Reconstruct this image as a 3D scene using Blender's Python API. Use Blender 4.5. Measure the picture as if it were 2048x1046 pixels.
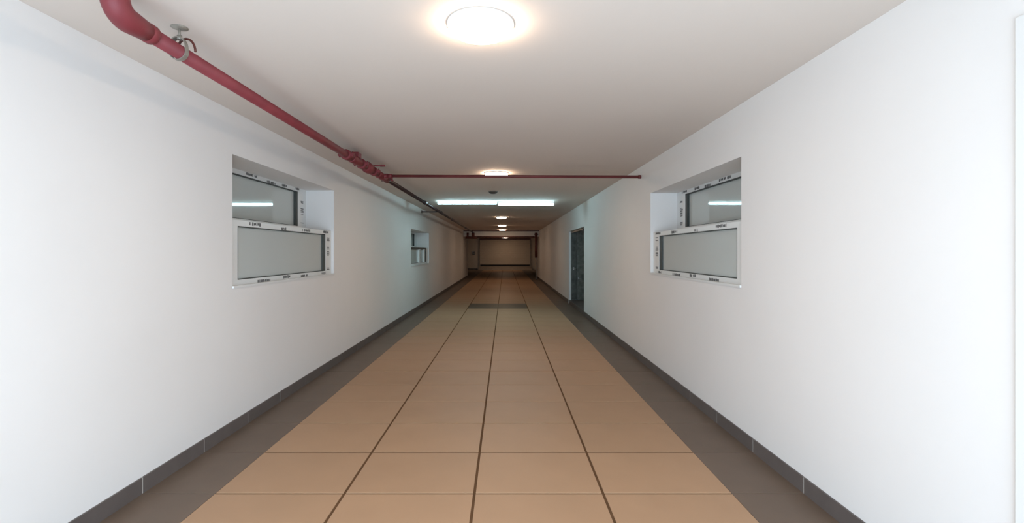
import bpy, bmesh, math, random
from mathutils import Vector, Matrix
random.seed(7)
S = bpy.context.scene
C = S.collection
for o in list(bpy.data.objects):
    bpy.data.objects.remove(o)

# ------------------------------------------------------------------ camera
H = 1.5                                   # eye height; the eye stands at x = 0, y = 0 and looks along +y
cam = bpy.data.cameras.new('camera')
cam.sensor_width = 36.0
cam.lens = 36.0 * 960 / 2048
cam.shift_x = 14 / 2048
cam.shift_y = -19 / 2048
cam.clip_start = 0.05
cam.clip_end = 200
camo = bpy.data.objects.new('camera', cam)
camo.location = (0, 0, H)
camo.rotation_euler = (math.pi / 2, 0, 0)
C.objects.link(camo)
S.camera = camo

# ------------------------------------------------------------------ world and exposure
S.view_settings.view_transform = 'Standard'
S.view_settings.look = 'None'
S.view_settings.exposure = 0.0
S.view_settings.gamma = 1.0
S.view_settings.use_curve_mapping = False
W = bpy.data.worlds.new('daylight')
S.world = W
W.use_nodes = True
bg = W.node_tree.nodes['Background']
bg.inputs[0].default_value = (0.665, 0.84, 1.0, 1)       # pale overcast daylight outside the open end
bg.inputs[1].default_value = 8.3
LAMP_E, LAMP_FAR, TUBE_E = 54.0, 31.0, 50.0
PORTAL_Y = -0.5

# daylight comes in through the open end of the corridor behind the eye: a portal for the world light
al = bpy.data.lights.new('daylight_portal', 'AREA')
al.shape = 'RECTANGLE'
al.size = 4.08
al.size_y = 1.92
al.cycles.is_portal = True
po = bpy.data.objects.new('daylight_portal', al)
po.location = (-0.2, PORTAL_Y + 0.01, 0.96)
po.rotation_euler = (math.pi / 2, 0, 0)
C.objects.link(po)
po.rotation_euler = (math.radians(90), 0, 0)

# ------------------------------------------------------------------ room measures
XL, XR = -2.26, 1.865
ZC = H + 1.17
YB, YE = -0.5, 41.0
YW = 29.0                                 # where the corridor widens into the far bay
BXL, BXR = -3.7, 3.0

# ------------------------------------------------------------------ materials
def mat(name, col, rough=0.6, metal=0.0, spec=0.5, var=0.0, scale=3.0, bump=0.0, bscale=60.0, rnd=0.0, emit=None, estr=0.0):
    m = bpy.data.materials.new(name)
    m.use_nodes = True
    nt = m.node_tree
    b = nt.nodes['Principled BSDF']
    b.inputs['Roughness'].default_value = rough
    b.inputs['Metallic'].default_value = metal
    b.inputs['Specular IOR Level'].default_value = spec
    b.inputs['Base Color'].default_value = (*col, 1)
    src = None
    if var > 0 or bump > 0:
        tc = nt.nodes.new('ShaderNodeTexCoord')
    if var > 0:
        n = nt.nodes.new('ShaderNodeTexNoise')
        n.inputs['Scale'].default_value = scale
        n.inputs['Detail'].default_value = 4
        nt.links.new(tc.outputs['Object'], n.inputs['Vector'])
        r = nt.nodes.new('ShaderNodeMapRange')
        r.inputs['From Min'].default_value = 0.3
        r.inputs['From Max'].default_value = 0.7
        r.inputs['To Min'].default_value = 1 - var
        r.inputs['To Max'].default_value = 1 + var
        nt.links.new(n.outputs['Fac'], r.inputs['Value'])
        src = r.outputs['Result']
    if rnd > 0:
        oi = nt.nodes.new('ShaderNodeObjectInfo')
        r2 = nt.nodes.new('ShaderNodeMapRange')
        r2.inputs['To Min'].default_value = 1 - rnd
        r2.inputs['To Max'].default_value = 1 + rnd
        nt.links.new(oi.outputs['Random'], r2.inputs['Value'])
        if src:
            mu = nt.nodes.new('ShaderNodeMath')
            mu.operation = 'MULTIPLY'
            nt.links.new(src, mu.inputs[0])
            nt.links.new(r2.outputs['Result'], mu.inputs[1])
            src = mu.outputs[0]
        else:
            src = r2.outputs['Result']
    if src:
        v = nt.nodes.new('ShaderNodeVectorMath')
        v.operation = 'SCALE'
        v.inputs[0].default_value = col
        nt.links.new(src, v.inputs['Scale'])
        nt.links.new(v.outputs[0], b.inputs['Base Color'])
    if bump > 0:
        n = nt.nodes.new('ShaderNodeTexNoise')
        n.inputs['Scale'].default_value = bscale
        n.inputs['Detail'].default_value = 3
        nt.links.new(tc.outputs['Object'], n.inputs['Vector'])
        bm_ = nt.nodes.new('ShaderNodeBump')
        bm_.inputs['Strength'].default_value = bump
        bm_.inputs['Distance'].default_value = 0.01
        nt.links.new(n.outputs['Fac'], bm_.inputs['Height'])
        nt.links.new(bm_.outputs[0], b.inputs['Normal'])
    if emit:
        b.inputs['Emission Color'].default_value = (*emit, 1)
        b.inputs['Emission Strength'].default_value = estr
    return m

M = {
    'wall': mat('white_wall_paint', (0.83, 0.815, 0.80), 0.7, spec=0.25, var=0.015, scale=1.2, bump=0.05, bscale=25),
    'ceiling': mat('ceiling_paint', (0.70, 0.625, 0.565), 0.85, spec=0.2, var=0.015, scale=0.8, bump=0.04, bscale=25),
    'end': mat('end_wall_paint', (0.74, 0.66, 0.56), 0.8, spec=0.2, var=0.03, scale=1.0),
    'tile': mat('beige_tile', (0.425, 0.265, 0.160), 0.5, spec=0.25, var=0.03, scale=3, rnd=0.025),
    'border': mat('taupe_border_tile', (0.145, 0.103, 0.075), 0.45, spec=0.35, var=0.06, scale=4, rnd=0.04),
    'skirt': mat('taupe_skirting_tile', (0.125, 0.105, 0.097), 0.45, spec=0.35, var=0.08, scale=6, rnd=0.05),
    'darktile': mat('dark_tile', (0.085, 0.070, 0.050), 0.5, var=0.06, scale=6, rnd=0.05),
    'grout': mat('brown_grout', (0.130, 0.070, 0.036), 0.9, spec=0.1, var=0.15, scale=10),
    'groutlight': mat('pale_grout', (0.26, 0.22, 0.19), 0.9, spec=0.1),
    'whitegrout': mat('white_grout', (0.62, 0.60, 0.56), 0.9, spec=0.1),
    'pvc': mat('white_window_profile', (0.80, 0.81, 0.80), 0.35, spec=0.4),
    'gasket': mat('dark_gasket', (0.055, 0.062, 0.058), 0.6),
    'print': mat('grey_film_print', (0.12, 0.12, 0.12), 0.7),
    'red': mat('red_pipe_paint', (0.20, 0.034, 0.041), 0.5, spec=0.35, var=0.12, scale=7, bump=0.05, bscale=90),
    'branch': mat('dull_red_paint', (0.15, 0.034, 0.034), 0.45, spec=0.3, var=0.2, scale=3),
    'darkpipe': mat('dark_oxide_pipe', (0.030, 0.016, 0.016), 0.35, var=0.2, scale=4),
    'oxide': mat('oxide_red_paint', (0.10, 0.022, 0.015), 0.5, var=0.2, scale=6),
    'zinc': mat('dull_zinc', (0.34, 0.32, 0.28), 0.5, metal=0.5, var=0.15, scale=20),
    'lampbody': mat('white_lamp_body', (0.85, 0.83, 0.80), 0.4),
    'lamp': mat('warm_diffuser', (0.9, 0.9, 0.88), 0.4, emit=(1.0, 0.74, 0.53), estr=LAMP_E),
    'lampfar': mat('warm_diffuser_dimmer', (0.9, 0.9, 0.88), 0.4, emit=(1.0, 0.72, 0.50), estr=LAMP_FAR),
    'tube': mat('cool_diffuser', (0.9, 0.9, 0.9), 0.4, emit=(0.55, 0.90, 1.0), estr=TUBE_E),
    'detector': mat('dark_plastic', (0.05, 0.045, 0.04), 0.5),
    'doormetal': mat('dark_steel_door', (0.085, 0.090, 0.078), 0.35, metal=0.4, var=0.35, scale=9, bump=0.3, bscale=14),
    'doorlight': mat('filmed_steel_door', (0.17, 0.175, 0.155), 0.3, metal=0.4, var=0.4, scale=11, bump=0.4, bscale=16),
    'chrome': mat('brushed_handle', (0.6, 0.6, 0.58), 0.3, metal=0.9),
    'shutter': mat('beige_shutter', (0.68, 0.57, 0.45), 0.55, var=0.02, scale=2),
    'seal': mat('black_rubber', (0.02, 0.013, 0.01), 0.8),
    'concrete': mat('bare_concrete', (0.33, 0.28, 0.24), 0.9, var=0.1, scale=5, bump=0.1, bscale=40),
    'beam': mat('pale_beam_paint', (0.80, 0.74, 0.66), 0.8, spec=0.2),
    'room': mat('side_room_paint', (0.52, 0.56, 0.55), 0.8),
}
g = bpy.data.materials.new('window_glass')
g.use_nodes = True
nt = g.node_tree
nt.nodes.clear()
out = nt.nodes.new('ShaderNodeOutputMaterial')
mix = nt.nodes.new('ShaderNodeMixShader')
mix2 = nt.nodes.new('ShaderNodeMixShader')
fr = nt.nodes.new('ShaderNodeFresnel'); fr.inputs['IOR'].default_value = 1.5
gl = nt.nodes.new('ShaderNodeBsdfGlossy'); gl.inputs['Roughness'].default_value = 0.04
gl.inputs['Color'].default_value = (0.86, 0.93, 0.92, 1)
tr = nt.nodes.new('ShaderNodeBsdfTransparent'); tr.inputs['Color'].default_value = (0.80, 0.87, 0.85, 1)
df = nt.nodes.new('ShaderNodeBsdfDiffuse'); df.inputs['Color'].default_value = (0.70, 0.745, 0.725, 1)   # thin dust and film on the pane
mix2.inputs[0].default_value = 0.85
nt.links.new(tr.outputs[0], mix2.inputs[1]); nt.links.new(df.outputs[0], mix2.inputs[2])
nt.links.new(fr.outputs[0], mix.inputs[0])
nt.links.new(mix2.outputs[0], mix.inputs[1]); nt.links.new(gl.outputs[0], mix.inputs[2])
nt.links.new(mix.outputs[0], out.inputs[0])
M['glass'] = g

# ------------------------------------------------------------------ helpers
def box(bm, x0, x1, y0, y1, z0, z1, mi=0):
    if x0 > x1: x0, x1 = x1, x0
    if y0 > y1: y0, y1 = y1, y0
    if z0 > z1: z0, z1 = z1, z0
    v = [bm.verts.new(p) for p in ((x0,y0,z0),(x1,y0,z0),(x1,y1,z0),(x0,y1,z0),(x0,y0,z1),(x1,y0,z1),(x1,y1,z1),(x0,y1,z1))]
    for f in ((0,3,2,1),(4,5,6,7),(0,1,5,4),(1,2,6,5),(2,3,7,6),(3,0,4,7)):
        fc = bm.faces.new([v[i] for i in f])
        fc.material_index = mi
    return v

def tube(bm, pts, r, n=16, cap=True):
    """a round pipe through the points; r is one radius or one for each point"""
    pts = [Vector(p) for p in pts]
    rs = r if isinstance(r, (list, tuple)) else [r] * len(pts)
    rings = []
    up = None
    for i, p in enumerate(pts):
        if i == 0: t = pts[1] - pts[0]
        elif i == len(pts) - 1: t = pts[-1] - pts[-2]
        else: t = (pts[i+1] - p).normalized() + (p - pts[i-1]).normalized()
        if t.length < 1e-9: t = pts[i] - pts[i-1]
        t.normalize()
        if up is None:
            up = Vector((0,0,1)) if abs(t.z) < 0.9 else Vector((1,0,0))
        u = (up - t * up.dot(t)).normalized()
        up = u
        w = t.cross(u)
        rings.append([bm.verts.new(p + (u * math.cos(2*math.pi*k/n) + w * math.sin(2*math.pi*k/n)) * rs[i]) for k in range(n)])
    for a, b in zip(rings, rings[1:]):
        for k in range(n):
            f = bm.faces.new((a[k], a[(k+1)%n], b[(k+1)%n], b[k])); f.smooth = True
    if cap:
        bm.faces.new(rings[0][::-1]); bm.faces.new(rings[-1])

def lathe(bm, cx, cy, prof, n=32):
    """prof: (radius, z) from one axis end to the other"""
    rings = []
    for r, z in prof:
        if r < 1e-6: rings.append([bm.verts.new((cx, cy, z))])
        else: rings.append([bm.verts.new((cx + r*math.cos(2*math.pi*k/n), cy + r*math.sin(2*math.pi*k/n), z)) for k in range(n)])
    for a, b in zip(rings, rings[1:]):
        for k in range(n):
            k2 = (k+1) % n
            if len(a) == 1: f = bm.faces.new((a[0], b[k], b[k2]))
            elif len(b) == 1: f = bm.faces.new((a[k], a[k2], b[0]))
            else: f = bm.faces.new((a[k], a[k2], b[k2], b[k]))
            f.smooth = True

def obj(name, bm, m, parent=None, bev=0.0):
    bmesh.ops.recalc_face_normals(bm, faces=bm.faces)
    me = bpy.data.meshes.new(name)
    bm.to_mesh(me); bm.free()
    for k in (m if isinstance(m, (list, tuple)) else [m]):
        me.materials.append(M[k])
    o = bpy.data.objects.new(name, me)
    C.objects.link(o)
    if parent is not None:
        o.parent = parent
        o.matrix_parent_inverse = Matrix.Translation(-parent.location)
    if bev:
        b = o.modifiers.new('bevel', 'BEVEL'); b.width = bev; b.segments = 2; b.limit_method = 'ANGLE'
    return o

def B():
    return bmesh.new()

def boxobj(name, m, parent, *dims, bev=0.0):
    bm = B(); box(bm, *dims)
    return obj(name, bm, m, parent, bev)

def empty(name, loc):
    o = bpy.data.objects.new(name, None)
    o.empty_display_size = 0.1
    o.location = loc
    C.objects.link(o)
    return o

def tag(o, label, cat, group=None):
    o['label'] = label; o['category'] = cat
    if group: o['group'] = group
    return o

def struct(o, label=None):
    o['kind'] = 'structure'
    if label: o['label'] = label
    return o

def shared(name, me, parent, loc):
    o = bpy.data.objects.new(name, me)
    C.objects.link(o)
    o.parent = parent
    o.location = loc
    return o

# ------------------------------------------------------------------ floor with its tiles
TD = 0.6106
Y0T = 2.981
xs = [-1.80, -0.998, -0.190, 0.610, 1.41]          # beige columns
bm = B()
box(bm, -1.80, 1.41, YB, YE, -0.12, -0.004, 0)
box(bm, XL - 0.5, -1.80, YB, YE, -0.12, -0.004, 1)
box(bm, 1.41, XR + 0.5, YB, YE, -0.12, -0.004, 1)
box(bm, BXL - 0.3, XL - 0.5, YW - 0.3, YE, -0.12, -0.004, 1)
box(bm, XR + 0.5, BXR + 0.3, YW - 0.3, YE, -0.12, -0.004, 1)
floor = struct(obj('floor', bm, ['grout', 'groutlight']), 'beige tiled corridor floor with dark taupe border tiles')

def tile_mesh(name, x0, x1, gx0, gx1, gy, m):
    bm = B()
    c = 0.0012
    a0, a1, b0, b1 = x0 + gx0, x1 - gx1, gy, TD - gy
    lo = [bm.verts.new(p) for p in ((a0,b0,-0.004),(a1,b0,-0.004),(a1,b1,-0.004),(a0,b1,-0.004))]
    mi = [bm.verts.new(p) for p in ((a0,b0,-c),(a1,b0,-c),(a1,b1,-c),(a0,b1,-c))]
    hi = [bm.verts.new(p) for p in ((a0+c,b0+c,0),(a1-c,b0+c,0),(a1-c,b1-c,0),(a0+c,b1-c,0))]
    for A, Bq in ((lo, mi), (mi, hi)):
        for k in range(4):
            bm.faces.new((A[k], A[(k+1)%4], Bq[(k+1)%4], Bq[k]))
    bm.faces.new(hi); bm.faces.new(lo[::-1])
    bmesh.ops.recalc_face_normals(bm, faces=bm.faces)
    me = bpy.data.meshes.new(name); bm.to_mesh(me); bm.free()
    me.materials.append(M[m])
    return me

LG, TG = 0.0085, 0.008
lm = []
for k in range(4):
    g0 = 0.001 if k == 0 else LG
    g1 = 0.001 if k == 3 else LG
    lm.append(tile_mesh('floor_tile', xs[k], xs[k+1], g0, g1, TG, 'tile'))
dm = [None, tile_mesh('dark_tile', xs[1], xs[2], LG, 0.003, TG, 'darktile'), tile_mesh('dark_tile', xs[2], xs[3], 0.003, LG, TG, 'darktile')]
bl = tile_mesh('border_tile', XL + 0.002, -1.80, 0, 0.001, 0.003, 'border')
br = tile_mesh('border_tile', 1.41, XR - 0.002, 0.001, 0, 0.003, 'border')
n = -5
while Y0T + n * TD < YE - 0.3:
    y = Y0T + n * TD
    for k in range(4):
        if n in (16, 17) and k in (1, 2):
            t = shared('dark_tile', dm[k], floor, (0, y, 0))
            t['label'] = 'dark brown floor tile'
        else:
            shared('floor_tile', lm[k], floor, (0, y, 0))
    shared('border_tile', bl, floor, (0, y, 0))
    shared('border_tile', br, floor, (0, y, 0))
    n += 1

# ------------------------------------------------------------------ walls with their openings
def wall(name, x0, x1, ya, yb, holes, m='wall', zt=ZC):
    """a wall along y with rectangular holes (y0, y1, z0, z1)"""
    bm = B()
    cuts = sorted({ya, yb, *[h[0] for h in holes], *[h[1] for h in holes]})
    for a, b in zip(cuts, cuts[1:]):
        hs = [h for h in holes if h[0] <= a + 1e-6 and h[1] >= b - 1e-6]
        if hs:
            h = hs[0]
            if h[2] > 0: box(bm, x0, x1, a, b, -0.004, h[2])
            box(bm, x0, x1, a, b, h[3], zt)
        else:
            box(bm, x0, x1, a, b, -0.004, zt)
    bmesh.ops.remove_doubles(bm, verts=bm.verts, dist=1e-5)
    return obj(name, bm, m)

WT = 0.5
WL1 = (3.98, 6.34, H - 0.29, H + 0.8126)
WL2 = (11.54, 14.25, H - 0.34, H + 0.56)
WR1 = (3.79, 6.15, H - 0.27, H + 0.754)
DR = (11.33, 14.0, 0.0, H + 0.60)
struct(wall('wall_left', XL - WT, XL, YB, YW, [WL1, WL2]), 'long white painted wall under the red pipe')
struct(wall('wall_right', XR, XR + WT, YB, YW, [WR1, DR]), 'long white painted wall with the dark doorway')
bm = B(); box(bm, BXL - 0.3, BXR + 0.3, YE, YE + 0.2, -0.1, ZC)
struct(obj('wall_back', bm, 'end'), 'dim end wall around the roller shutter')
bm = B()
box(bm, BXL - 0.2, BXL, YW, YE, -0.1, ZC)
box(bm, BXL - 0.2, XL - WT, YW - 0.2, YW, -0.1, ZC)
struct(obj('wall_bay_left', bm, 'end'))
bm = B()
box(bm, BXR, BXR + 0.2, YW, YE, -0.1, ZC)
box(bm, XR + WT, BXR + 0.2, YW - 0.2, YW, -0.1, ZC)
struct(obj('wall_bay_right', bm, 'end'))
bm = B()
box(bm, XL - WT, XR + WT, YB, YW, ZC, ZC + 0.15)
box(bm, BXL - 0.3, BXR + 0.3, YW, YE + 0.2, ZC, ZC + 0.15)
struct(obj('ceiling', bm, 'ceiling'), 'plain pale ceiling running the length of the corridor')

bm = B()
box(bm, XL - WT, XR + WT, YB - 0.15, YB, 1.92, ZC)  # added out of view, set low to keep daylight off the near ceiling
struct(obj('wall_front_baffle', bm, 'wall'), 'unseen lintel added over the open end to hold daylight off the near ceiling')
bm = B()
box(bm, XL, XR, 26.2, 26.5, H + 0.835, ZC)
struct(obj('trim_2', bm, 'beam'), 'pale beam across the corridor before the far bay')

# closed side rooms behind the panes
def side_room(name, x0, x1, y0, y1):
    bm = B()
    t = 0.1
    box(bm, x0, x1, y0 - t, y0, 0, 2.9); box(bm, x0, x1, y1, y1 + t, 0, 2.9)
    fx = x0 if x0 < 0 else x1
    box(bm, fx - t / 2, fx + t / 2, y0, y1, 0, 2.9)
    box(bm, x0, x1, y0, y1, 2.8, 2.9); box(bm, x0, x1, y0, y1, -0.1, 0.0)
    return struct(obj(name, bm, 'room'))
side_room('wall_side_room', -6.0, XL - WT, 3.0, 17.0)
side_room('wall_side_room', XR + WT, 5.2, 3.0, 10.5)
side_room('wall_door_room', XR + WT, 3.6, 11.33, 15.2)

# skirting tiles along both walls
def skirting(name, x0, x1, gaps, label):
    bm = B()
    face = x0 if abs(x0) < abs(x1) else x1
    xa, xb = (x0, x1)
    segs = []
    y = YB
    for g0, g1 in gaps + [(YW, YW)]:
        segs.append((y, g0)); y = g1
    s = 1 if x0 < 0 else -1
    w0 = XL if s > 0 else XR
    for a, b in segs:
        box(bm, w0, w0 + s * 0.0085, a, b, 0.0, 0.0975)
    root = struct(obj(name, bm, 'whitegrout'), label)
    n = -5
    while Y0T + n * TD < YW - 0.05:
        a, b = Y0T + n * TD, min(Y0T + (n + 1) * TD, YW)
        for sa, sb in segs:
            c, d = max(a, sa), min(b, sb)
            if d - c > 0.02:
                bm = B()
                box(bm, w0, w0 + s * 0.011, c + 0.004, d - 0.004, 0.0, 0.10)
                obj('skirting_tile', bm, 'skirt', root)
        n += 1
    return root
skirting('baseboard_left', XL, XL + 0.011, [], 'dark taupe skirting tiles below the red pipe side wall')
skirting('baseboard_right', XR - 0.011, XR, [(DR[0], DR[1])], 'dark taupe skirting tiles on the doorway side wall')
bm = B()
box(bm, BXL, -2.35, YE - 0.02, YE, 0, 0.10)
struct(obj('baseboard_back', bm, 'skirt'))

# casing of the side opening next to the eye
bm = B()
box(bm, XR - 0.014, XR, 1.52, 1.745, 0.10, 2.35)
struct(obj('trim_1', bm, 'pvc', bev=0.004), 'white casing strip at the near end of the wall')

# ------------------------------------------------------------------ windows
def print_marks(bm, fx, items):
    """rows of short broken strokes printed on the protective film; items: (y, z, length, 'y' or 'z')"""
    for y, z, L, ax in items:
        t = 0.0
        while t < L:
            w = random.uniform(0.006, 0.016)
            h = random.uniform(0.010, 0.016)
            o = random.uniform(-0.002, 0.002)
            k = 1.5 if ax == 'y' else 1.0
            if random.random() < 0.85:
                if ax == 'y': box(bm, fx - 0.0008, fx + 0.0008, y + t * k, y + (t + w) * k, z - h + o, z + h + o)
                else: box(bm, fx - 0.0008, fx + 0.0008, y - h * 3.2 + o, y + h * 3.2 + o, z + t, z + t + w * 0.8)
            t += w + random.uniform(0.002, 0.006)

def make_window(name, wx, s, hole, d, lz, marks, label, jamb=0.22, mullions=(), far=None):
    y0, y1, z0, z1 = hole
    root = struct(empty(name, (wx, (y0 + y1) / 2, z0)), label)
    X = lambda dep: wx + s * dep
    # recessed upper unit: profile frame with a wide far jamb
    t = 0.045
    gb = lz + 0.055                                  # upper glass bottom
    a, b = y0 + 0.05, y1 - jamb
    bm = B()
    box(bm, X(d), X(d + 0.07), y0, y1, z1 - t, z1)
    box(bm, X(d), X(d + 0.07), y0, y1, lz, gb)
    box(bm, X(d), X(d + 0.07), y0, a, gb, z1 - t)
    box(bm, X(d), X(d + 0.07), b, y1, gb, z1 - t)
    uf = obj('upper_frame', bm, 'pvc', root)
    bm = B()
    box(bm, X(d + 0.004), X(d + 0.03), a, b, z1 - t - 0.009, z1 - t)
    box(bm, X(d + 0.004), X(d + 0.03), b - 0.055, b, gb, z1 - t)
    box(bm, X(d + 0.004), X(d + 0.03), a, a + 0.01, gb, z1 - t)
    box(bm, X(d + 0.004), X(d + 0.03), a, b, gb, gb + 0.006)
    obj('gasket', bm, 'gasket', uf)
    boxobj('pane', 'glass', root, X(d + 0.035), X(d + 0.041), a, b, gb, z1 - t)
    # lower unit set forward, almost flush with the wall
    e = 0.035
    lt = lz - 0.05
    lb = z0 + 0.05
    a2, b2 = y0 + 0.14, y1 - jamb + 0.04
    bm = B()
    box(bm, X(e), X(e + 0.07), y0, y1, lt, lz)
    box(bm, X(e), X(e + 0.07), y0, y1, z0, lb)
    box(bm, X(e), X(e + 0.07), y0, a2, lb, lt)
    box(bm, X(e), X(e + 0.07), b2, y1, lb, lt)
    lf = obj('lower_frame', bm, 'pvc', root)
    bm = B()
    box(bm, X(e + 0.004), X(e + 0.02), a2, b2, lt - 0.010, lt)
    box(bm, X(e + 0.004), X(e + 0.02), a2, b2, lb, lb + 0.008)
    box(bm, X(e + 0.004), X(e + 0.02), b2 - 0.09, b2, lb, lt)
    box(bm, X(e + 0.004), X(e + 0.02), a2, a2 + 0.012, lb, lt)
    obj('gasket', bm, 'gasket', lf)
    boxobj('pane', 'glass', root, X(e + 0.022), X(e + 0.028), a2, b2, lb, lt)
    boxobj('ledge', 'pvc', root, X(e + 0.07), X(d), y0, y1, lz - 0.03, lz)
    boxobj('sill', 'pvc', root, X(-0.012), X(e + 0.01), y0, y1, z0 - 0.012, z0 + 0.006)
    for (m0, m1) in mullions:
        boxobj('mullion', 'pvc', root, X(e - 0.012), X(e + 0.03), m0, m1, lb - 0.01, lt + 0.01)
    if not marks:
        boxobj('ledge_shade_strip', 'gasket', root, X(e - 0.006), X(e - 0.0005), y0, y1 - 0.30, lz - 0.055, lz - 0.005)  # dark strip standing in for the ledge's shadow, in the gasket colour
    if marks:
        L1 = y1 - y0
        bm = B()
        print_marks(bm, X(d - 0.0005), [(y0 + L1 * q, z1 - 0.022 + dz, l, 'y') for q, l, dz in ((0.08, 0.10, -0.012), (0.38, 0.16, 0.006), (0.56, 0.12, -0.010), (0.70, 0.09, 0.0), (0.86, 0.10, 0.008))])
        print_marks(bm, X(d - 0.0005), [(b + 0.12, gb + 0.03, 0.035, 'z'), (b + 0.12, gb + 0.14, 0.10, 'z'), (b + 0.12, gb + 0.30, 0.03, 'z')])
        obj('film_print', bm, 'print', uf)
        bm = B()
        print_marks(bm, X(e - 0.0005), [(y0 + L1 * q, z, l, 'y') for q, z, l in ((0.14, lz - 0.02, 0.13), (0.40, lz - 0.035, 0.07), (0.62, lz - 0.025, 0.14), (0.88, lz - 0.02, 0.12),
                                                                     (0.20, z0 + 0.015, 0.15), (0.42, z0 + 0.030, 0.10), (0.60, z0 + 0.018, 0.15), (0.86, z0 + 0.022, 0.08))])
        zm = (lb + lt) / 2
        print_marks(bm, X(e - 0.0005), [(b2 + 0.085, zm - 0.04, 0.11, 'z'), (b2 + 0.085, zm + 0.15, 0.04, 'z'), (b2 + 0.085, lb + 0.01, 0.03, 'z')])
        obj('film_print', bm, 'print', lf)
    return root

make_window('window_1', XL, -1, WL1, 0.37, H + 0.275, True, 'white framed two level window in the pipe side wall, nearest the eye', jamb=0.24)
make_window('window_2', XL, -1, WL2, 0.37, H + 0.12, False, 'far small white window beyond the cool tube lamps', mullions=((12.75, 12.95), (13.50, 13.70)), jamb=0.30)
make_window('window_3', XR, 1, WR1, 0.34, H + 0.25, True, 'white framed two level window opposite the pipe side wall', jamb=0.27)

# ------------------------------------------------------------------ doorway
door = struct(empty('door_1', (XR, 12.6, 0)), 'dark steel door standing in the recessed doorway')
y0, y1, _, zt = DR
st = boxobj('threshold', 'skirt', door, XR + 0.003, XR + WT, y0, y1 + 0.0, 0.0, 0.105)
def leaf(name, m, x0, x1, yy, hx, hz, hw):
    l = boxobj(name, m, door, x0, x1, yy, yy + 0.045, 0.115, zt - 0.004)
    bm = B()
    for k in range(2):                                # pressed panels
        za, zb = ((0.25, 0.95), (1.15, 1.95))[k]
        box(bm, x0 + 0.03, x1 - 0.03, yy - 0.006, yy, za, zb)
    obj('pressed_panel', bm, m, l)
    bm = B()
    box(bm, hx - 0.014, hx + 0.014, yy - 0.012, yy, hz - 0.035, hz + 0.035)
    tube(bm, [(hx, yy - 0.01, hz), (hx, yy - 0.05, hz), (hx + hw, yy - 0.055, hz)], 0.011, 10)
    h = obj('handle', bm, 'chrome', l); h['label'] = 'bright metal door handle'
leaf('door_leaf', 'doormetal', XR + 0.075, XR + 0.215, y1 - 0.06, XR + 0.13, 1.02, 0.07)
leaf('door_leaf', 'doorlight', XR + 0.22, XR + 0.49, y1 - 0.11, XR + 0.26, 0.74, 0.09)
bm = B()
box(bm, XR + 0.06, XR + 0.12, y0, y1, zt - 0.05, zt)
box(bm, XR + 0.06, XR + 0.12, y0, y0 + 0.04, 0.105, zt)
box(bm, XR + 0.06, XR + 0.075, y1 - 0.04, y1, 0.105, zt)
obj('door_frame', bm, 'doormetal', door)
bm = B(); box(bm, XR + 0.02, XR + 0.30, 11.6, 11.68, zt - 0.16, zt - 0.03)
obj('door_closer', bm, 'detector', door)

# ------------------------------------------------------------------ round ceiling lamps
def ceiling_lamp(x, y, label, r=0.165):
    o = tag(empty('ceiling_lamp', (x, y, ZC)), label, 'ceiling lamp', 'round ceiling lamps along the corridor')
    bm = B(); lathe(bm, x, y, [(0, ZC), (r + 0.006, ZC), (r + 0.008, ZC - 0.010), (r - 0.004, ZC - 0.014), (r - 0.01, ZC - 0.006)])
    obj('rim', bm, 'lampbody', o)
    bm = B(); lathe(bm, x, y, [(r, ZC - 0.008), (r - 0.002, ZC - 0.030), (r - 0.02, ZC - 0.045), (r * 0.6, ZC - 0.053), (0, ZC - 0.056)])
    obj('diffuser', bm, 'lamp' if y < 10 else 'lampfar', o)
ceiling_lamp(-0.125, 2.46, 'round glowing warm ceiling lamp, largest and nearest, beside the red pipe elbow')
ceiling_lamp(-0.128, 7.10, 'round warm ceiling lamp just above the thin red cross pipe', 0.170)
ceiling_lamp(-0.115, 16.05, 'round warm ceiling lamp, first one beyond the cool tube lamps', 0.17)
ceiling_lamp(-0.120, 21.0, 'round warm ceiling lamp, second one beyond the cool tube lamps', 0.17)
ceiling_lamp(-0.130, 25.0, 'round warm ceiling lamp just before the far beam', 0.17)
ceiling_lamp(0.0, 39.0, 'round warm ceiling lamp, farthest, close to the roller shutter', 0.2)

# ------------------------------------------------------------------ tube lamps across the corridor
def tube_lamp(x0, x1, y, z, label):
    o = tag(empty('tube_lamp', ((x0 + x1) / 2, y, ZC)), label, 'tube lamp', 'cool tube lamps across the ceiling')
    bm = B(); box(bm, x0 + 0.004, x1 - 0.004, y - 0.012, y + 0.012, z + 0.02, ZC)
    obj('batten', bm, 'lampbody', o)
    bm = B(); tube(bm, [(x0 + 0.02, y, z), (x1 - 0.02, y, z)], 0.022, 14)
    obj('diffuser', bm, 'tube', o)
    for xx in (x0, x1 - 0.02):
        bm = B(); tube(bm, [(xx, y, z), (xx + 0.02, y, z)], 0.024, 14)
        obj('end_cap', bm, 'lampbody', o)
tube_lamp(-1.57, -0.175, 11.1, H + 1.125, 'cool white tube lamp, its end nearer the long red pipe')
tube_lamp(-0.17, 1.14, 11.1, H + 1.100, 'cool white tube lamp, its end nearer the doorway wall')

# smoke detector
o = tag(empty('smoke_detector', (-0.23, 9.25, ZC)), 'small dark round detector on the ceiling before the tube lamps', 'detector')
bm = B(); lathe(bm, -0.23, 9.25, [(0, ZC), (0.10, ZC), (0.10, ZC - 0.012), (0, ZC - 0.012)])
obj('base_plate', bm, 'zinc', o)
bm = B(); lathe(bm, -0.23, 9.25, [(0.085, ZC - 0.010), (0.08, ZC - 0.03), (0.045, ZC - 0.048), (0, ZC - 0.05)])
obj('sensor_head', bm, 'detector', o)

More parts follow.
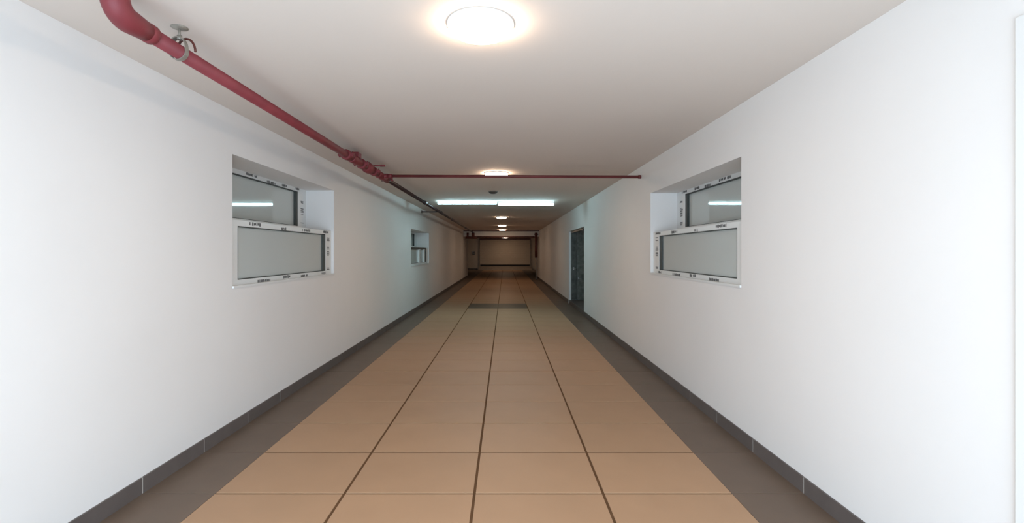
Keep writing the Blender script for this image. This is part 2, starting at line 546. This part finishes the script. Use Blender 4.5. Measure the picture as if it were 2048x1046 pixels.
# ------------------------------------------------------------------ main fire pipe
PX, PZ, PR = -1.70, H + 1.043, 0.037
pipe = tag(empty('fire_pipe', (PX, 4.4, PZ)), 'long red fire pipe running under the ceiling beside the wall', 'pipe')
bm = B(); tube(bm, [(PX, 2.30, PZ), (PX, 6.85, PZ)], PR, 24)
obj('pipe_run', bm, 'red', pipe)
bm = B()
pts = [(PX, 2.165 - 0.075 * math.sin(math.pi / 2 * k / 8), PZ + 0.075 * (1 - math.cos(math.pi / 2 * k / 8))) for k in range(9)]
tube(bm, [(PX, 2.29, PZ), (PX, 2.20, PZ)] + pts, [0.043, 0.052] + [0.055] * 9, 28)
obj('elbow', bm, 'red', pipe)
bm = B(); tube(bm, [(PX, 2.09, PZ + 0.07), (PX, 2.09, ZC)], 0.053, 28)
obj('riser', bm, 'red', pipe)

def coupling(y, parent, w=0.05, r=0.056, m='red', lugs=True):
    bm = B()
    tube(bm, [(PX, y - w/2, PZ), (PX, y - w/2 + 0.006, PZ), (PX, y + w/2 - 0.006, PZ), (PX, y + w/2, PZ)], [r - 0.008, r, r, r - 0.008], 20)
    if lugs:
        for sg in (-1, 1):
            box(bm, PX + sg * (r - 0.01), PX + sg * (r + 0.028), y - w*0.4, y + w*0.4, PZ - 0.016, PZ + 0.016)
            tube(bm, [(PX + sg * (r + 0.014), y - w*0.2, PZ - 0.03), (PX + sg * (r + 0.014), y - w*0.2, PZ + 0.03)], 0.008, 8)
    return obj('coupling', bm, m, parent)
coupling(2.29, pipe, 0.05, 0.047, lugs=False)
coupling(5.15, pipe, 0.07)
# flow switch and valve with its lever
bm = B()
tube(bm, [(PX, 5.30, PZ), (PX, 5.31, PZ), (PX, 5.60, PZ), (PX, 5.61, PZ)], [0.045, 0.050, 0.050, 0.045], 20)
box(bm, PX - 0.05, PX + 0.05, 5.40, 5.52, PZ + 0.03, PZ + 0.085)
obj('flow_switch', bm, 'red', pipe, bev=0.004)
coupling(5.68, pipe, 0.05, 0.060)
bm = B()
tube(bm, [(PX, 5.86, PZ), (PX, 5.90, PZ), (PX, 6.02, PZ), (PX, 6.06, PZ)], [0.045, 0.068, 0.068, 0.045], 20)
tube(bm, [(PX, 5.96, PZ), (PX, 5.96, PZ + 0.075)], 0.020, 12)
va = obj('valve_body', bm, 'red', pipe)
bm = B()
box(bm, PX - 0.02, PX + 0.15, 6.145, 6.175, PZ + 0.058, PZ + 0.070)
tube(bm, [(PX + 0.10, 6.16, PZ + 0.064), (PX + 0.16, 6.16, PZ + 0.064)], 0.014, 10)
tube(bm, [(PX, 6.16, PZ), (PX, 6.16, PZ + 0.062)], 0.014, 10)
obj('lever', bm, 'red', va)
coupling(6.20, pipe, 0.05, 0.058)
bm = B()
tube(bm, [(PX, 6.40, PZ), (PX, 6.42, PZ), (PX, 6.76, PZ), (PX, 6.78, PZ)], [0.04, 0.050, 0.050, 0.04], 20)
tube(bm, [(PX, 6.59, PZ), (PX + 0.09, 6.59, PZ)], 0.032, 16)
obj('tee', bm, 'red', pipe)
coupling(6.90, pipe, 0.06, 0.050, 'oxide')

# thinner dark pipe going on to the far end
dp = tag(empty('dark_pipe', (PX, 18, PZ)), 'thin dark pipe carrying on from the red fire pipe to the far end', 'pipe')
bm = B(); tube(bm, [(PX, 6.94, PZ), (PX, 25.9, PZ)], 0.032, 16)
obj('pipe_run', bm, 'darkpipe', dp)
for yy in (10.2, 15.4, 20.6, 25.2):
    bm = B(); tube(bm, [(PX, yy - 0.05, PZ), (PX, yy + 0.05, PZ)], 0.042, 14)
    obj('coupling', bm, 'darkpipe', dp)
for yy in (17.5, 23.5):
    bm = B(); tube(bm, [(PX, yy, PZ + 0.02), (PX, yy, ZC)], 0.006, 8)
    tube(bm, [(PX, yy - 0.012, PZ), (PX, yy + 0.012, PZ)], 0.033, 14)
    obj('hanger_rod', bm, 'zinc', dp)

# cross pipe to the other wall
bp = tag(empty('cross_pipe', (0.1, 6.59, PZ)), 'thin dull red pipe crossing the ceiling from wall to wall', 'pipe')
bm = B(); tube(bm, [(PX + 0.091, 6.59, PZ), (XR - 0.01, 6.59, PZ - 0.012)], 0.020, 16)
obj('pipe_run', bm, 'branch', bp)
bm = B(); tube(bm, [(XR - 0.035, 6.59, PZ - 0.012), (XR, 6.59, PZ - 0.012)], 0.026, 16)
obj('wall_flange', bm, 'branch', bp)
bm = B(); tube(bm, [(PX + 0.091, 6.59, PZ), (PX + 0.15, 6.59, PZ)], 0.028, 14)
obj('coupling', bm, 'red', bp)
# sprinkler head under the cross pipe joint
sp = tag(empty('sprinkler_head', (-1.56, 6.66, PZ)), 'small red sprinkler head hanging below the pipe junction', 'sprinkler')
bm = B()
tube(bm, [(-1.55, 6.59, PZ - 0.018), (-1.55, 6.59, PZ - 0.045)], 0.010, 10)
obj('stem', bm, 'red', sp)
bm = B(); lathe(bm, -1.55, 6.59, [(0, PZ - 0.068), (0.020, PZ - 0.066), (0.020, PZ - 0.061), (0.006, PZ - 0.044), (0, PZ - 0.044)], 14)
obj('deflector', bm, 'red', sp)

# hanger with a pear ring near the elbow
hx, hy = PX + 0.005, 2.50
hg = tag(empty('pipe_hanger', (hx, hy, ZC)), 'grey metal hanger with ring holding the red pipe near its elbow', 'hanger')
bm = B(); lathe(bm, hx, hy, [(0, ZC), (0.040, ZC), (0.040, ZC - 0.003), (0.012, ZC - 0.010), (0, ZC - 0.010)], 20)
obj('ceiling_plate', bm, 'zinc', hg)
bm = B(); tube(bm, [(hx, hy, ZC - 0.008), (hx, hy, PZ + 0.072)], 0.006, 10)
obj('rod', bm, 'zinc', hg)
bm = B()
n = 28
ring = []
for k in range(n):
    a = 2 * math.pi * k / n
    r = 0.042 + 0.030 * max(0, math.sin(a)) ** 3
    ring.append((r * math.cos(a), r * math.sin(a)))
for k in range(n):
    (a0, b0), (a1, b1) = ring[k], ring[(k+1) % n]
    q = 1.08
    v = []
    for yy in (hy - 0.014, hy + 0.014):
        for (u, w_) in ((a0, b0), (a1, b1), (a1*q, b1*q), (a0*q, b0*q)):
            v.append(bm.verts.new((PX + u, yy, PZ + w_)))
    for f in ((0,1,2,3),(4,5,6,7),(0,1,5,4),(2,3,7,6)):
        bm.faces.new([v[i] for i in f])
bmesh.ops.remove_doubles(bm, verts=bm.verts, dist=1e-5)
obj('ring', bm, 'zinc', hg)
bm = B(); tube(bm, [(hx, hy, PZ + 0.062), (hx, hy, PZ + 0.084)], 0.013, 6)
obj('nut', bm, 'zinc', hg)
# loose second clamp loop just behind
bm = B()
pts = []
for k in range(15):
    a = math.pi * k / 14
    pts.append((PX + 0.020 + 0.048 * math.cos(a), hy + 0.03, PZ + 0.012 + 0.068 * math.sin(a)))
tube(bm, pts, 0.006, 8)
obj('clamp_strap', bm, 'oxide', hg)

# wall bracket
wb = tag(empty('wall_bracket', (XL, 13.0, PZ)), 'dark bracket arm from wall to the thin dark pipe', 'bracket')
bm = B(); box(bm, XL, PX - 0.02, 12.98, 13.02, PZ + 0.030, PZ + 0.062)
obj('arm', bm, 'darkpipe', wb)
bm = B(); box(bm, XL, XL + 0.012, 12.95, 13.05, PZ + 0.01, PZ + 0.08)
obj('wall_plate', bm, 'darkpipe', wb)
bm = B(); tube(bm, [(PX, 12.97, PZ), (PX, 13.03, PZ)], 0.036, 14)
box(bm, PX - 0.03, PX + 0.0, 12.98, 13.02, PZ + 0.02, PZ + 0.062)
obj('clamp', bm, 'darkpipe', wb)

# ------------------------------------------------------------------ far bay
cb = tag(obj('ceiling_bar', (lambda b: (box(b, XL, XR, 26.12, 26.18, ZC - 0.04, ZC), b)[1])(B()), 'oxide'), 'thin dark bar along the top of the far beam', 'bar')
YP = 25.98
fp = tag(empty('far_pipe', (-2.1, YP, ZC)), 'dark red pipe with two drops crossing below the far beam', 'pipe')
for xx, r in ((-2.02, 0.06), (-1.73, 0.085)):
    bm = B(); tube(bm, [(xx, YP, PZ), (xx, YP, H + 0.74)], r, 14)
    obj('drop', bm, 'oxide', fp)
bm = B(); tube(bm, [(-2.14, YP, H + 0.78), (-1.50, YP, H + 0.78)], 0.065, 12)
obj('manifold', bm, 'oxide', fp)
bm = B(); tube(bm, [(-1.64, YP, H + 0.815), (1.60, YP, H + 0.815)], 0.032, 12)
obj('cross_run', bm, 'oxide', fp)
rp = tag(empty('riser_pipe', (1.69, YP, 0)), 'thick dark red upright pipe at the doorway wall end of the beam', 'pipe')
bm = B(); tube(bm, [(1.69, YP, PZ), (1.69, YP, 1.20)], 0.075, 16)
obj('upper_pipe', bm, 'oxide', rp)
bm = B(); tube(bm, [(1.69, YP, 1.20), (1.69, YP, 0.0)], 0.035, 14)
obj('lower_pipe', bm, 'concrete', rp)
bm = B(); tube(bm, [(1.69, YP, 2.42), (1.69, YP, 2.49)], 0.10, 16)
obj('flange', bm, 'oxide', rp)

sh = tag(empty('roller_shutter', (0.02, YE, 0.3)), 'closed beige roller shutter in the far end wall', 'shutter')
x0, x1 = -2.14, 2.14
bm = B()
z = 0.42
while z < ZC - 0.12:
    zz = min(z + 0.09, ZC - 0.10)
    a = [bm.verts.new(p) for p in ((x0, YE - 0.05, z), (x1, YE - 0.05, z), (x1, YE - 0.058, (z+zz)/2), (x0, YE - 0.058, (z+zz)/2), (x1, YE - 0.05, zz), (x0, YE - 0.05, zz))]
    bm.faces.new((a[0], a[1], a[2], a[3])); bm.faces.new((a[3], a[2], a[4], a[5]))
    z = zz
box(bm, x0, x1, YE - 0.045, YE - 0.02, 0.42, ZC - 0.10)
obj('curtain', bm, 'shutter', sh)
boxobj('bottom_bar', 'seal', sh, x0 + 0.03, x1 - 0.03, YE - 0.09, YE - 0.02, 0.32, 0.42)
boxobj('head_box', 'oxide', sh, x0 - 0.05, x1 + 0.05, YE - 0.14, YE - 0.005, ZC - 0.11, ZC - 0.005)
boxobj('guide_rail', 'concrete', sh, x0 - 0.08, x0, YE - 0.10, YE - 0.005, 0.30, ZC - 0.11)
boxobj('guide_rail', 'concrete', sh, x1, x1 + 0.08, YE - 0.10, YE - 0.005, 0.30, ZC - 0.11)
bm = B()
v = [bm.verts.new(p) for p in ((x0-0.1, YE - 1.2, 0), (x1+0.1, YE - 1.2, 0), (x1+0.1, YE - 0.01, 0), (x0-0.1, YE - 0.01, 0), (x1+0.1, YE - 0.01, 0.30), (x0-0.1, YE - 0.01, 0.30), (x1+0.1, YE-0.25, 0.30), (x0-0.1, YE-0.25, 0.30))]
for f in ((0,1,2,3), (0,1,6,7), (7,6,4,5), (3,2,4,5)): bm.faces.new([v[i] for i in f])
bm.faces.new((v[1], v[2], v[4], v[6])); bm.faces.new((v[0], v[3], v[5], v[7]))
tag(obj('concrete_ramp', bm, 'concrete'), 'low bare concrete ramp rising to the roller shutter', 'ramp')
es = tag(empty('switch_box', (-2.68, YE, 1.5)), 'small dark switch box on the end wall beside the shutter', 'switch box')
boxobj('case', 'zinc', es, -2.78, -2.56, YE - 0.08, YE, 1.28, 1.56)
boxobj('cover_band', 'detector', es, -2.77, -2.57, YE - 0.09, YE - 0.08, 1.42, 1.47)
boxobj('cover_band', 'detector', es, -2.77, -2.57, YE - 0.09, YE - 0.08, 1.29, 1.34)
